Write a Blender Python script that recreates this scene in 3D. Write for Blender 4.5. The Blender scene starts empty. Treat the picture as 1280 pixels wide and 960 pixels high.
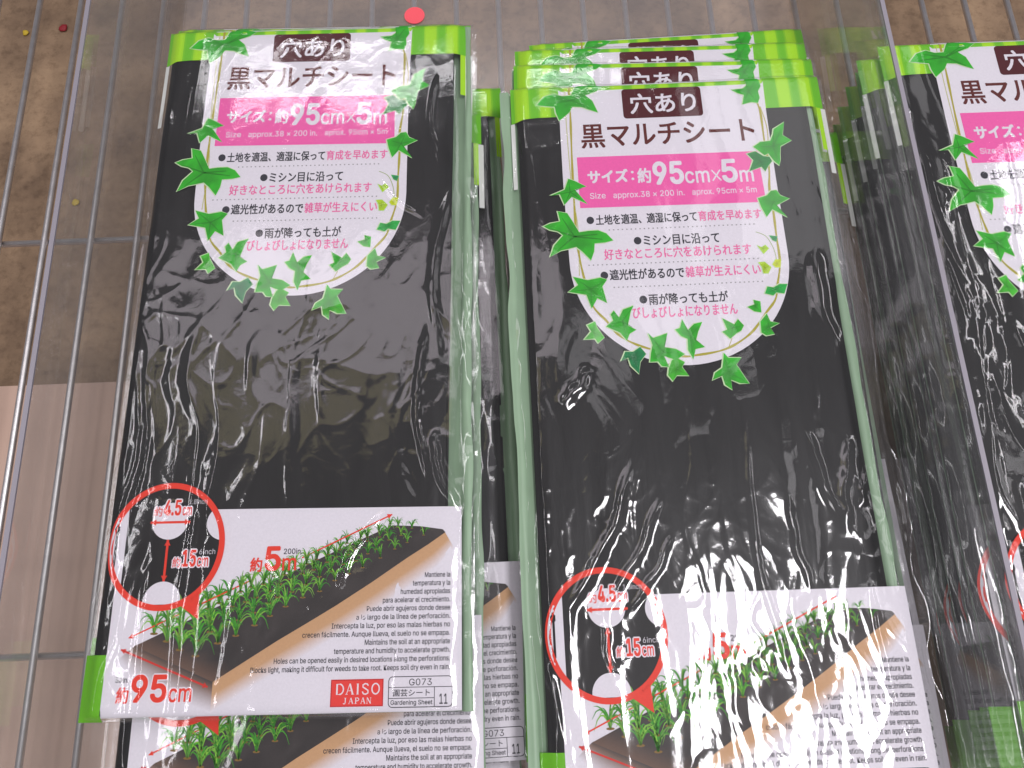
import bpy, math, random, os
import numpy as np
from mathutils import Vector, Matrix
from mathutils.geometry import delaunay_2d_cdt

S = bpy.context.scene
C = S.collection
R = math.radians
random.seed(4)

# ------------------------------------------------------------------ camera
cam = bpy.data.cameras.new('camera')
co = bpy.data.objects.new('camera', cam)
C.objects.link(co)
S.camera = co
cam.sensor_width = 36
cam.lens = 28.125
cam.clip_start = 0.01
cam.clip_end = 60
co.location = (0, 0, 0.42)
co.rotation_mode = 'QUATERNION'
co.rotation_quaternion = (Matrix.Rotation(R(17.708), 3, 'X') @ Matrix.Rotation(R(-2.276), 3, 'Z')).to_quaternion()

# ------------------------------------------------------------------ light
W = bpy.data.worlds.new('World')
S.world = W
W.use_nodes = True
bg = W.node_tree.nodes['Background']
bg.inputs[0].default_value = (0.93, 0.90, 1.0, 1)
bg.inputs[1].default_value = 0.20


def tube(name, loc, sx, sy, watts, col=(1.0, 0.965, 1.0)):
    l = bpy.data.lights.new(name, 'AREA')
    l.shape = 'RECTANGLE'
    l.size = sx
    l.size_y = sy
    l.energy = watts
    l.color = col
    o = bpy.data.objects.new(name, l)
    C.objects.link(o)
    o.location = loc
    return o


tube('reflection_panel_lamp', (0.60, -0.12, 1.95), 0.32, 0.62, 26)
tube('ceiling_tube_lamp', (-0.35, 2.05, 2.2), 1.5, 0.08, 7)
tube('reflection_panel_lamp', (-0.62, 1.15, 2.3), 1.6, 0.45, 7.5, (1, .90, .97))  # added pinkish panel, stands in for bright ceiling mirrored by the left bag
tube('reflection_panel_lamp', (-0.75, 0.80, 2.3), 1.1, 0.2, .8, (1, .86, .45))  # added olive panel, imitates shop goods mirrored in the film
tube('reflection_panel_lamp', (1.1, 1.65, 2.3), 0.7, 0.9, 3.5)  # added panel, gives the middle bag its grey reflection
tube('ceiling_tube_lamp', (-1.25, 0.2, 2.1), 0.10, 1.5, 7)
tube('ceiling_tube_lamp', (0.4, -1.7, 2.2), 1.5, 0.30, 16)
tube('ceiling_tube_lamp', (1.9, 0.9, 2.2), 0.12, 1.5, 9)
tube('reflection_panel_lamp', (1.55, 0.35, 2.3), 0.4, 0.4, 1.3)  # added dim square, mirrored as a faint patch in the black film
tube('reflection_panel_lamp', (-1.5, -0.6, 2.3), 0.4, 0.4, 1.3)  # another dim square added for faint film reflections
tube('reflection_panel_lamp', (0.05, -0.75, 2.3), 0.5, 0.3, 1.2)  # added dim panel behind, only to vary the film reflections
tube('reflection_panel_lamp', (0.35, 0.95, 2.3), 0.5, 0.25, .7)  # added dim strip, one more weak reflection for the film

vs = S.view_settings
vs.view_transform = 'Standard'
vs.look = 'None'
vs.gamma = 1
vs.exposure = -0.2
S.cycles.transparent_max_bounces = 40
S.cycles.max_bounces = 10
S.cycles.glossy_bounces = 5
S.cycles.sample_clamp_indirect = 4
S.cycles.use_denoising = True


# ------------------------------------------------------------------ materials
def lin(r, g, b):
    f = lambda c: ((c / 255 + .055) / 1.055) ** 2.4 if c > 10 else c / 255 / 12.92
    return (f(r), f(g), f(b))


def new_mat(name):
    m = bpy.data.materials.new(name)
    m.use_nodes = True
    nt = m.node_tree
    return m, nt, nt.nodes['Principled BSDF']


def N(nt, t, **kw):
    n = nt.nodes.new(t)
    for k, v in kw.items():
        if k in n.inputs.keys():
            n.inputs[k].default_value = v
        else:
            setattr(n, k, v)
    return n


def print_mat():
    """ink printed on the bag: colour comes from the mesh colours"""
    m, nt, b = new_mat('printed_ink')
    a = N(nt, 'ShaderNodeAttribute', attribute_name='Col')
    tc = N(nt, 'ShaderNodeTexCoord')
    no = N(nt, 'ShaderNodeTexNoise', Scale=900.0, Detail=3.0)
    nt.links.new(tc.outputs['Object'], no.inputs['Vector'])
    mr = N(nt, 'ShaderNodeMapRange')
    mr.inputs['To Min'].default_value = 0.90
    mr.inputs['To Max'].default_value = 1.06
    nt.links.new(no.outputs['Fac'], mr.inputs['Value'])
    mx = N(nt, 'ShaderNodeMix', data_type='RGBA', blend_type='MULTIPLY')
    mx.inputs[0].default_value = 1
    nt.links.new(a.outputs['Color'], mx.inputs[6])
    nt.links.new(mr.outputs['Result'], mx.inputs[7])
    nt.links.new(mx.outputs[2], b.inputs['Base Color'])
    b.inputs['Roughness'].default_value = 0.5
    b.inputs['Specular IOR Level'].default_value = 0.25
    return m


def black_mat():
    m, nt, b = new_mat('black_plastic_sheet')
    tc = N(nt, 'ShaderNodeTexCoord')
    mp = N(nt, 'ShaderNodeMapping')
    mp.inputs['Scale'].default_value = (1, .25, 1)
    nt.links.new(tc.outputs['Object'], mp.inputs[0])
    no = N(nt, 'ShaderNodeTexNoise', Scale=90.0, Detail=5.0, Distortion=0.6)
    nt.links.new(mp.outputs[0], no.inputs['Vector'])
    cr = N(nt, 'ShaderNodeMapRange')
    cr.inputs['To Min'].default_value = .006
    cr.inputs['To Max'].default_value = .022
    nt.links.new(no.outputs['Fac'], cr.inputs['Value'])
    cb = N(nt, 'ShaderNodeCombineColor')
    for i in range(3):
        nt.links.new(cr.outputs[0], cb.inputs[i])
    nt.links.new(cb.outputs[0], b.inputs['Base Color'])
    b.inputs['Roughness'].default_value = 0.42
    b.inputs['Specular IOR Level'].default_value = 0.22
    bp = N(nt, 'ShaderNodeBump', Strength=0.35, Distance=0.0012)
    nt.links.new(no.outputs['Fac'], bp.inputs['Height'])
    nt.links.new(bp.outputs[0], b.inputs['Normal'])
    return m


def film_mat(name, ior=1.5, rough=0.085, tint=(1, 1, 1), haze=0.006, boost=1.5, bump=0.05):
    """thin clear plastic: see-through plus mirror gloss by Fresnel plus a trace of milky haze"""
    m, nt, b = new_mat(name)
    nt.nodes.remove(b)
    out = nt.nodes['Material Output']
    tr = N(nt, 'ShaderNodeBsdfTransparent')
    tr.inputs[0].default_value = (*tint, 1)
    gl = N(nt, 'ShaderNodeBsdfGlossy', Roughness=rough)
    df = N(nt, 'ShaderNodeBsdfDiffuse')
    df.inputs[0].default_value = (.85, .85, .88, 1)
    fr = N(nt, 'ShaderNodeFresnel', IOR=ior)
    # a thin sheet looks the same from both sides
    ge = N(nt, 'ShaderNodeNewGeometry')
    io = N(nt, 'ShaderNodeMapRange')
    io.inputs['To Min'].default_value = ior
    io.inputs['To Max'].default_value = 1 / ior
    nt.links.new(ge.outputs['Backfacing'], io.inputs['Value'])
    nt.links.new(io.outputs[0], fr.inputs['IOR'])
    mu = N(nt, 'ShaderNodeMath', operation='MULTIPLY', use_clamp=True)
    mu.inputs[1].default_value = boost
    nt.links.new(fr.outputs[0], mu.inputs[0])
    m0 = N(nt, 'ShaderNodeMixShader')
    m0.inputs[0].default_value = haze
    nt.links.new(tr.outputs[0], m0.inputs[1])
    nt.links.new(df.outputs[0], m0.inputs[2])
    m1 = N(nt, 'ShaderNodeMixShader')
    nt.links.new(mu.outputs[0], m1.inputs[0])
    nt.links.new(m0.outputs[0], m1.inputs[1])
    nt.links.new(gl.outputs[0], m1.inputs[2])
    nt.links.new(m1.outputs[0], out.inputs[0])
    if bump:
        tc = N(nt, 'ShaderNodeTexCoord')
        no = N(nt, 'ShaderNodeTexNoise', Scale=260.0, Detail=3.0, Distortion=1.0)
        nt.links.new(tc.outputs['Object'], no.inputs['Vector'])
        bp = N(nt, 'ShaderNodeBump', Strength=bump, Distance=0.0006)
        nt.links.new(no.outputs['Fac'], bp.inputs['Height'])
        nt.links.new(bp.outputs[0], gl.inputs['Normal'])
        nt.links.new(bp.outputs[0], fr.inputs['Normal'])
    return m


def plain(name, col, rough=.5, metal=0., noise=None, bump=0.):
    m, nt, b = new_mat(name)
    b.inputs['Base Color'].default_value = (*col, 1)
    b.inputs['Roughness'].default_value = rough
    b.inputs['Metallic'].default_value = metal
    if noise:
        sc, lo, hi = noise
        tc = N(nt, 'ShaderNodeTexCoord')
        no = N(nt, 'ShaderNodeTexNoise', Scale=sc, Detail=6.0)
        nt.links.new(tc.outputs['Object'], no.inputs['Vector'])
        mx = N(nt, 'ShaderNodeMix', data_type='RGBA')
        mx.inputs[6].default_value = (*[c * lo for c in col], 1)
        mx.inputs[7].default_value = (*[min(1, c * hi) for c in col], 1)
        nt.links.new(no.outputs['Fac'], mx.inputs[0])
        nt.links.new(mx.outputs[2], b.inputs['Base Color'])
        if bump:
            bp = N(nt, 'ShaderNodeBump', Strength=bump, Distance=.002)
            nt.links.new(no.outputs['Fac'], bp.inputs['Height'])
            nt.links.new(bp.outputs[0], b.inputs['Normal'])
    return m


INK = print_mat()
BLACK = black_mat()
FILM = film_mat('clear_bag_film')
ACRYL = film_mat('clear_acrylic', ior=1.49, rough=.03, tint=(.94, .945, .94), haze=.085, boost=1.0, bump=0)
ACRYL_BASE = film_mat('hazy_clear_acrylic', ior=1.49, rough=.16, tint=(.985, .985, .985), haze=.075, boost=.6, bump=0)  # whitish veil mixed into the clear tray floor
ACRYL_EDGE = plain('polished_acrylic_edge', (.30, .28, .32), .3)
PALE = plain('pale_green_film', lin(138, 166, 136), .45, noise=(60, .85, 1.12))
STEEL = plain('zinc_wire', (.78, .76, .76), .48, 1.0, noise=(140, .7, 1.15))
CORAL = plain('coral_sticker_paper', lin(255, 92, 104), .5)

# ------------------------------------------------------------------ noise helpers
def vnoise(x, y, seed):
    """smooth lattice noise in -1..1"""
    rng = np.random.RandomState(seed)
    T = rng.uniform(-1, 1, (256, 256))
    x = np.asarray(x, float) + 1000
    y = np.asarray(y, float) + 1000
    xi = np.floor(x).astype(int)
    yi = np.floor(y).astype(int)
    fx = x - xi
    fy = y - yi
    fx = fx * fx * fx * (fx * (fx * 6 - 15) + 10)
    fy = fy * fy * fy * (fy * (fy * 6 - 15) + 10)
    g = lambda a, b: T[a % 256, b % 256]
    return ((g(xi, yi) * (1 - fx) + g(xi + 1, yi) * fx) * (1 - fy) +
            (g(xi, yi + 1) * (1 - fx) + g(xi + 1, yi + 1) * fx) * fy)


def ridge(x, y, seed):
    return 1 - np.sqrt(vnoise(x, y, seed) ** 2 + .0025) * 1.6


def sm(x):
    x = np.clip(x, 0, 1)
    return x * x * (3 - 2 * x)


U0, U1, V0, V1 = -5.0, 172.5, -19.0, 352.5      # bag outline, millimetres


def base_h(u, v):
    """height (mm) of the printed face above the label plane"""
    u = np.asarray(u, float)
    v = np.asarray(v, float)
    e = sm((u - U0) / 9) * sm((U1 - u) / 13) * sm((v - V0 + .6) / 4.0) * sm((V1 - v) / 3.5)
    z = -3.6 * (1 - e)
    z = z + .45 * vnoise(u / 38, v / 80, 3) + .12 * vnoise(u / 20, v / 120, 5) * sm((v - 60) / 90)
    return z


def film_h(u, v, seed, zones, creases=()):
    """height of the wrinkled film above the printed face"""
    wu = u + 7 * vnoise(u / 30, v / 38, seed + 1)
    wv = v + 12 * vnoise(u / 28, v / 40, seed + 2)
    side = np.maximum(1 - (u - U0) / 30, 1 - (U1 - u) / 34).clip(0, 1)
    lowmid = sm((v - 105) / 60)
    h = .36 * ridge(wu / 13, wv / 110, seed + 3) ** 3 * (.22 + 1.1 * side + .5 * lowmid)
    h += .22 * ridge(wu / 6.5, wv / 55, seed + 4) ** 4 * (.08 + 1.1 * side + .25 * lowmid)
    a = .10 + .22 * lowmid
    for (cu, cv, ru, rv, am) in zones:
        a = a + am * np.exp(-((u - cu) / ru) ** 2 - ((v - cv) / rv) ** 2)
    # crumple: facets folded along crossing sharp creases
    cr = .55 * ridge(wu / 24, wv / 34, seed + 5) ** 2
    cr += .32 * ridge((wu + wv * .6) / 13, (wv - wu * .4) / 21, seed + 6) ** 3
    cr += .15 * ridge((wu - wv * .5) / 7.5, (wv + wu * .5) / 13, seed + 7) ** 3
    cr += .045 * ridge(wu / 3.6, wv / 6.2, seed + 8) ** 3
    cr += .012 * ridge(wu / 1.9, wv / 3.1, seed + 9) ** 2
    h += a * cr * 1.15
    h += (.4 + .6 * lowmid) * (.60 * vnoise(wu / 16, v / 62, seed + 10) + .20 * vnoise(wu / 8, wv / 40, seed + 15)) + .6
    for (pu, pv, qu, qv, wd, am) in creases:          # single pulled folds
        du, dv = qu - pu, qv - pv
        ll = du * du + dv * dv
        t = ((u - pu) * du + (v - pv) * dv) / ll
        tc = t.clip(0, 1)
        bow = .06 * math.sqrt(ll) * np.sin(tc * math.pi) + 1.5 * vnoise(tc * 5, t * 0, seed + 41)
        d = ((u - pu) * -dv + (v - pv) * du) / math.sqrt(ll) - bow
        h += am * np.exp(-(d / wd) ** 2) * sm((t + .05) / .25) * sm((1.05 - t) / .3)
    sw = 0
    for (cu, cv, ru, rv, am) in zones:
        sw = sw + am * np.exp(-((u - cu) / ru) ** 2 - ((v - cv) / rv) ** 2)
    h += sw * (.34 * vnoise(wu / 7.5, wv / 24, seed + 11) + .16 * vnoise(wu / 3.4, wv / 11, seed + 12) + .05 * vnoise(wu / 1.8, wv / 6, seed + 13) + .25)
    return .62 + np.maximum(h, 0)


# ------------------------------------------------------------------ mesh helpers
def link(name, me, mat, parent=None, smooth=False):
    o = bpy.data.objects.new(name, me)
    C.objects.link(o)
    if mat and not me.materials:
        me.materials.append(mat)
    if parent:
        o.parent = parent
    if smooth:
        me.polygons.foreach_set('use_smooth', [True] * len(me.polygons))
    return o


def raw(name, vs_, fs):
    me = bpy.data.meshes.new(name)
    me.from_pydata([tuple(map(float, p)) for p in vs_], [], fs)
    me.update()
    return me


def grid_faces(nu, nv):
    f = []
    for j in range(nv - 1):
        for i in range(nu - 1):
            a = j * nu + i
            f.append((a, a + nu, a + nu + 1, a + 1))
    return f


class Ink:
    """collects flat coloured shapes (u, v in mm) and lays them on the bag face"""
    def __init__(s):
        s.v, s.f, s.c = [], [], []

    def tri(s, pts, faces, col, lay):
        o = len(s.v)
        for p in pts:
            s.v.append((p[0], p[1], lay))
            s.c.append(col(p[0], p[1]) if callable(col) else col)
        for f in faces:
            s.f.append(tuple(o + i for i in f))

    def poly(s, pts, col, lay, step=None):
        pts = [tuple(p) for p in pts]
        n = len(pts)
        ex = []
        if not step and max(max(p[i] for p in pts) - min(p[i] for p in pts) for i in (0, 1)) > 4:
            step = 3.0
        if step:
            P = []
            for i in range(n):                       # split long edges
                a, b = pts[i], pts[(i + 1) % n]
                k = max(1, int(math.dist(a, b) / step))
                for j in range(k):
                    P.append((a[0] + (b[0] - a[0]) * j / k, a[1] + (b[1] - a[1]) * j / k))
            pts = P
            n = len(pts)
            us = [p[0] for p in pts]
            vs2 = [p[1] for p in pts]
            u = min(us) + step * .53
            while u < max(us):
                v = min(vs2) + step * .47
                while v < max(vs2):
                    ex.append((u, v))
                    v += step
                u += step
        vin = [Vector(p) for p in pts + ex]
        r = delaunay_2d_cdt(vin, [], [list(range(n))], 1, 1e-5)
        s.tri([(p.x, p.y) for p in r[0]], [f for f in r[2]], col, lay)

    def stroke(s, pts, w, col, lay, closed=False):
        """ribbon of width w (a number, or one per point)"""
        ws = list(w) if isinstance(w, (list, tuple)) else [w] * len(pts)
        q, qw = [], []
        m = len(pts)
        for i in range(m if closed else m - 1):
            a, b = pts[i], pts[(i + 1) % m]
            k = max(1, int(math.dist(a, b) / 3))
            for j in range(k):
                q.append((a[0] + (b[0] - a[0]) * j / k, a[1] + (b[1] - a[1]) * j / k))
                qw.append(ws[i] + (ws[(i + 1) % m] - ws[i]) * j / k)
        if not closed:
            q.append(pts[-1])
            qw.append(ws[-1])
        pts, ws = q, qw
        n = len(pts)
        P = []
        for i in range(n):
            a = pts[(i - 1) % n] if (closed or i) else pts[i]
            b = pts[(i + 1) % n] if (closed or i < n - 1) else pts[i]
            dx, dy = b[0] - a[0], b[1] - a[1]
            l = math.hypot(dx, dy) or 1
            nx, ny = -dy / l * ws[i] / 2, dx / l * ws[i] / 2
            P += [(pts[i][0] + nx, pts[i][1] + ny), (pts[i][0] - nx, pts[i][1] - ny)]
        F = []
        for i in range(n if closed else n - 1):
            j = (i + 1) % n
            F.append((2 * i, 2 * i + 1, 2 * j + 1, 2 * j))
        s.tri(P, F, col, lay)

    def build(s, name, parent, mat=None):
        A = np.array(s.v)
        z = base_h(A[:, 0], A[:, 1]) + .06 * A[:, 2]
        V = np.stack([A[:, 0], -A[:, 1], z], 1) * .001
        F = []
        for f in s.f:                                 # all faces look up
            a, b, c = (A[f[0]], A[f[1]], A[f[2]])
            cr = (b[0] - a[0]) * -(c[1] - a[1]) + (b[1] - a[1]) * (c[0] - a[0])
            F.append(f if cr > 0 else f[::-1])
        me = raw(name, V, F)
        at = me.color_attributes.new('Col', 'FLOAT_COLOR', 'POINT')
        col = np.ones((len(s.v), 4), np.float32)
        col[:, :3] = np.array(s.c)
        at.data.foreach_set('color', col.ravel())
        return link(name, me, mat or INK, parent, smooth=True)


# lettering: Blender's own built-in typeface, turned into flat mesh
FONT = None
try:
    FONT = bpy.data.fonts.load(os.path.join(bpy.utils.system_resource('DATAFILES'), 'fonts', 'Inter.woff2'))
except Exception:
    FONT = None
_cache = {}


def glyphs(body, bold, latin):
    k = (body, bold, latin)
    if k in _cache:
        return _cache[k]
    cu = bpy.data.curves.new('txt', 'FONT')
    cu.body = body
    cu.offset = bold
    cu.resolution_u = 3
    if latin and FONT:
        cu.font = FONT
    o = bpy.data.objects.new('txt', cu)
    C.objects.link(o)
    dg = bpy.context.evaluated_depsgraph_get()
    me = bpy.data.meshes.new_from_object(o.evaluated_get(dg))
    P = np.array([tuple(v.co[:2]) for v in me.vertices])
    F = [tuple(p.vertices) for p in me.polygons]
    bpy.data.objects.remove(o)
    bpy.data.curves.remove(cu)
    bpy.data.meshes.remove(me)
    _cache[k] = (P, F)
    return P, F


def text(ink, body, u0, u1, v0, v1, col, lay, bold=0.0, latin=False):
    """lettering whose outline box is u0..u1 by v0 (top)..v1 (bottom)"""
    P, F = glyphs(body, 0, latin)
    lo, hi = P.min(0), P.max(0)
    q = (P - lo) / (hi - lo)
    r = bold                                    # stroke thickening, mm
    u0, u1, v0, v1 = u0 + r, u1 - r, v0 + r, v1 - r
    n = 1 if r <= 0 else (5 if r < .5 else 9)
    for i in range(n):
        if i == n - 1:
            du = dv = 0
        else:
            du, dv = r * math.cos(2 * math.pi * (i + .5) / (n - 1)), r * math.sin(2 * math.pi * (i + .5) / (n - 1))
        ink.tri([(u0 + du + a * (u1 - u0), v1 + dv - b * (v1 - v0)) for a, b in q], F, col, lay + .045 * i)


def rect(u0, v0, u1, v1):
    return [(u0, v0), (u1, v0), (u1, v1), (u0, v1)]


def rrect(u0, v0, u1, v1, r, n=5):
    p = []
    for cx, cy, a in ((u1 - r, v0 + r, -90), (u1 - r, v1 - r, 0), (u0 + r, v1 - r, 90), (u0 + r, v0 + r, 180)):
        for i in range(n + 1):
            t = R(a + 90 * i / n)
            p.append((cx + r * math.cos(t), cy + r * math.sin(t)))
    return p


def ell(cx, cy, rx, ry, n=48, a0=0, a1=360):
    return [(cx + rx * math.cos(R(a0 + (a1 - a0) * i / n)), cy + ry * math.sin(R(a0 + (a1 - a0) * i / n))) for i in range(n)]


# ink colours
WHITE = (.745, .715, .77)
BROWN = (.075, .006, .010)
TITLE = (.11, .017, .014)
PINK = (.84, .12, .40)
PINKT = (.80, .17, .38)
GREY = (.035, .035, .045)
RED = (.78, .045, .022)
INKB = (.010, .009, .009)
LIME = (.39, .74, .02)
LIME2 = (.15, .52, .02)

LEAVES = {
'A': [(9.9, -4.9), (14.3, -10.0), (19.9, -11.9), (24.6, -10.0), (29.5, -10.2), (31.7, -15.1), (33.8, -17.8), (43.1, -16.1), (47.4, -15.3), (43.4, -12.3), (37.3, -10.0), (41.0, -6.4), (43.7, 1.6), (38.7, -0.6), (35.1, -2.4), (29.9, -2.9), (27.9, 0.8), (22.1, 5.8), (20.5, 0.6), (20.1, -3.2), (14.9, -4.1)],
'B': [(118.6, -9.7), (125.2, -10.2), (127.5, -12.2), (126.8, -17.1), (134.3, -17.4), (135.2, -11.3), (133.3, -7.9), (133.7, -3.7), (132.3, -0.3), (128.9, -1.1), (123.8, 0.1), (125.3, -6.0), (121.8, -7.5)],
'C': [(144.8, 12.9), (142.8, 21.1), (147.2, 24.6), (140.8, 28.0), (139.8, 33.0), (139.6, 36.1), (138.5, 39.8), (136.2, 37.2), (134.5, 34.0), (133.7, 32.1), (131.4, 33.2), (127.6, 29.0), (126.1, 27.6), (130.3, 24.7), (135.8, 24.3), (137.8, 20.2), (138.5, 17.1)],
'X': [(122.1, 31.8), (126.8, 30.5), (130.7, 33.8), (133.9, 34.3), (134.9, 37.1), (132.6, 39.8), (130.5, 43.1), (128.8, 40.2), (122.0, 42.7), (125.0, 36.0)],
'E': [(9.8, 70.8), (13.6, 69.2), (18.9, 68.2), (17.9, 62.2), (22.9, 63.6), (25.7, 69.1), (28.5, 75.1), (33.2, 74.5), (38.5, 74.4), (42.6, 76.4), (45.9, 80.6), (41.6, 81.6), (36.1, 81.9), (35.5, 86.5), (33.6, 91.6), (29.3, 86.2), (26.4, 83.5), (22.1, 84.5), (18.4, 85.2), (12.5, 88.6), (15.0, 82.1), (20.0, 76.5), (17.5, 74.1), (13.4, 73.0)],
'I': [(53.4, 117.8), (51.6, 121.0), (49.5, 128.5), (53.6, 130.9), (50.1, 132.9), (48.5, 136.6), (45.4, 132.2), (38.6, 128.6), (42.4, 125.5), (41.4, 122.2), (43.1, 120.1), (45.5, 124.0), (47.9, 119.7)],
'J': [(33.3, 125.7), (34.0, 129.0), (37.2, 134.5), (33.9, 137.3), (32.6, 134.8), (27.1, 135.1), (30.9, 131.0), (29.1, 127.4)],
'K': [(54.8, 140.1), (57.4, 143.9), (54.1, 148.0), (53.0, 154.2), (49.4, 149.9), (48.3, 145.6), (44.7, 147.3), (47.1, 142.4), (51.0, 142.6)],
'L': [(59.4, 132.8), (61.7, 135.6), (69.2, 133.2), (66.7, 140.6), (72.6, 141.9), (76.8, 144.7), (72.0, 147.7), (69.1, 146.5), (66.3, 145.3), (68.2, 151.2), (64.8, 150.6), (63.0, 148.1), (59.0, 148.2), (59.9, 143.5), (61.1, 139.3)],
'M': [(70.0, 147.6), (72.6, 146.7), (76.3, 149.0), (74.6, 151.5), (77.6, 156.1), (71.7, 155.6), (69.4, 158.6), (67.3, 155.4), (68.1, 151.7)],
'N': [(73.2, 131.5), (75.7, 130.8), (77.2, 126.2), (79.6, 132.0), (83.0, 128.9), (87.1, 128.1), (84.5, 133.3), (83.1, 137.6), (87.1, 141.5), (82.3, 142.3), (80.7, 147.6), (78.5, 142.7), (78.9, 136.8), (75.8, 135.1)],
'O': [(97.4, 126.6), (103.0, 130.3), (105.2, 127.5), (107.7, 131.1), (106.1, 133.7), (103.4, 135.2), (100.1, 137.8), (96.6, 133.8), (99.2, 132.9)],
'P': [(110.8, 121.1), (114.5, 119.9), (114.3, 117.4), (117.7, 118.4), (117.4, 124.4), (114.0, 123.7)],
'Q': [(120.1, 125.1), (121.3, 129.5), (125.7, 130.5), (120.9, 132.8), (122.4, 136.3), (118.3, 136.9), (116.0, 135.2), (116.3, 129.3)],
'R': [(96.0, 145.0), (97.9, 147.8), (104.3, 148.1), (101.4, 151.6), (106.5, 161.7), (102.1, 161.3), (97.9, 159.3), (97.8, 164.4), (94.7, 161.7), (93.8, 157.0), (88.9, 158.9), (90.5, 155.3), (94.3, 152.9), (95.1, 149.8)],
'S': [(120.6, 114.1), (122.4, 110.3), (125.4, 111.0), (128.7, 109.2), (132.8, 109.3), (130.5, 114.5), (126.5, 113.8), (124.8, 115.4)],
'T': [(127.2, 81.4), (131.5, 82.1), (130.5, 85.3), (128.6, 84.3)],
'U': [(120.2, 86.8), (122.3, 88.1), (124.6, 86.8), (126.1, 88.9), (122.9, 91.9), (121.8, 89.8)],
'V': [(119.6, 96.6), (122.8, 96.5), (125.9, 99.7), (123.9, 103.0), (121.4, 102.9), (121.1, 99.5)],
'W': [(126.7, 98.1), (128.6, 95.3), (131.5, 95.4), (130.5, 99.9), (128.0, 99.8)],
'F': [(14.4, 52.7), (22.4, 49.3), (24.8, 42.7), (28.0, 44.2), (34.0, 47.9), (27.8, 49.5), (33.9, 58.5), (25.9, 53.8), (21.8, 58.5), (19.7, 51.9)],
'G': [(20.8, 108.8), (26.0, 105.2), (23.7, 100.5), (31.1, 102.7), (37.6, 101.6), (41.0, 102.8), (38.3, 106.5), (40.0, 115.8), (35.3, 112.9), (32.1, 118.5), (29.9, 110.8)],
'D': [(141.0, 60.0), (133.8, 63.8), (138.3, 71.1), (131.0, 66.2), (127.5, 70.6), (125.4, 64.6), (124.3, 59.3), (129.3, 57.8), (131.8, 55.1), (134.8, 54.8), (136.5, 58.2)],
}
VINE = [(28.6, -18.0), (28.4, -0.6), (28.0, 14.4), (27.3, 37.0), (27.0, 56.6), (26.9, 74.5), (27.3, 84.4), (28.8, 98.2), (32.4, 116.3), (39.3, 125.9), (43.4, 132.1), (50.0, 137.2), (59.6, 141.3), (75.2, 145.7), (82.7, 145.5), (94.3, 143.9), (102.8, 140.6), (111.6, 134.5), (119.4, 125.1), (125.5, 117.6), (127.6, 109.9), (130.7, 97.1), (131.0, 82.1), (131.4, 68.0), (131.2, 54.2), (132.8, 40.7), (132.6, 23.8), (132.9, 6.5), (132.0, -0.3)]


def smooth_line(P, k=5):
    out = []
    for i in range(len(P) - 1):
        p0, p1, p2, p3 = P[max(i - 1, 0)], P[i], P[i + 1], P[min(i + 2, len(P) - 1)]
        for j in range(k):
            t = j / k
            out.append(tuple(.5 * (2 * p1[a] + (p2[a] - p0[a]) * t + (2 * p0[a] - 5 * p1[a] + 4 * p2[a] - p3[a]) * t * t +
                                   (3 * p1[a] - p0[a] - 3 * p2[a] + p3[a]) * t ** 3) for a in (0, 1)))
    out.append(P[-1])
    return out


def leaf(ink, P, tone, lay):
    n = len(P)
    cx = sum(p[0] for p in P) / n
    cy = sum(p[1] for p in P) / n
    a = abs(sum(P[i][0] * P[(i + 1) % n][1] - P[(i + 1) % n][0] * P[i][1] for i in range(n))) / 2
    r = math.sqrt(a)
    g = min(.5, r * .07)
    # pale print edge, wider on the left, then the green itself
    ed = []
    for i in range(n):
        ax, ay = P[i - 1]
        bx, by = P[(i + 1) % n]
        nx, ny = by - ay, -(bx - ax)
        l = math.hypot(nx, ny) or 1
        s = 1 if sum(P[k][0] * P[(k + 1) % n][1] - P[(k + 1) % n][0] * P[k][1] for k in range(n)) > 0 else -1
        ed.append((P[i][0] + s * nx / l * g - g * .5, P[i][1] + s * ny / l * g))
    ink.poly(ed, (.55, .72, .42), lay, None)

    def col(u, v):
        d = math.hypot(u - cx, v - cy) / (r + .1)
        k = .80 + .40 * min(1, d) + .22 * float(vnoise(u / 2.6, v / 2.6, 77))
        return tuple(c * k for c in tone)
    ink.poly(P, col, lay + 1, max(1.3, r * .16))
    # veins: from the heart towards the tips
    tips = sorted(P, key=lambda p: -math.hypot(p[0] - cx, p[1] - cy))[:5]
    for t in tips:
        q = (cx + (t[0] - cx) * .72, cy + (t[1] - cy) * .72)
        ink.stroke([(cx, cy), q], [r * .05, r * .015], tuple(c * .55 for c in tone), lay + 2)


def arrow(ink, a, b, w, h, col, lay, both=True, one_end=True):
    dx, dy = b[0] - a[0], b[1] - a[1]
    l = math.hypot(dx, dy)
    dx, dy = dx / l, dy / l
    ink.stroke([a, b], w, col, lay)
    for p, s, on in ((b, 1, one_end), (a, -1, both)):
        if on:
            bx, by = p[0] - dx * s * h, p[1] - dy * s * h
            ink.tri([p, (bx - dy * h * .55, by + dx * h * .55), (bx + dy * h * .55, by - dx * h * .55)], [(0, 1, 2)], col, lay)


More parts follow.
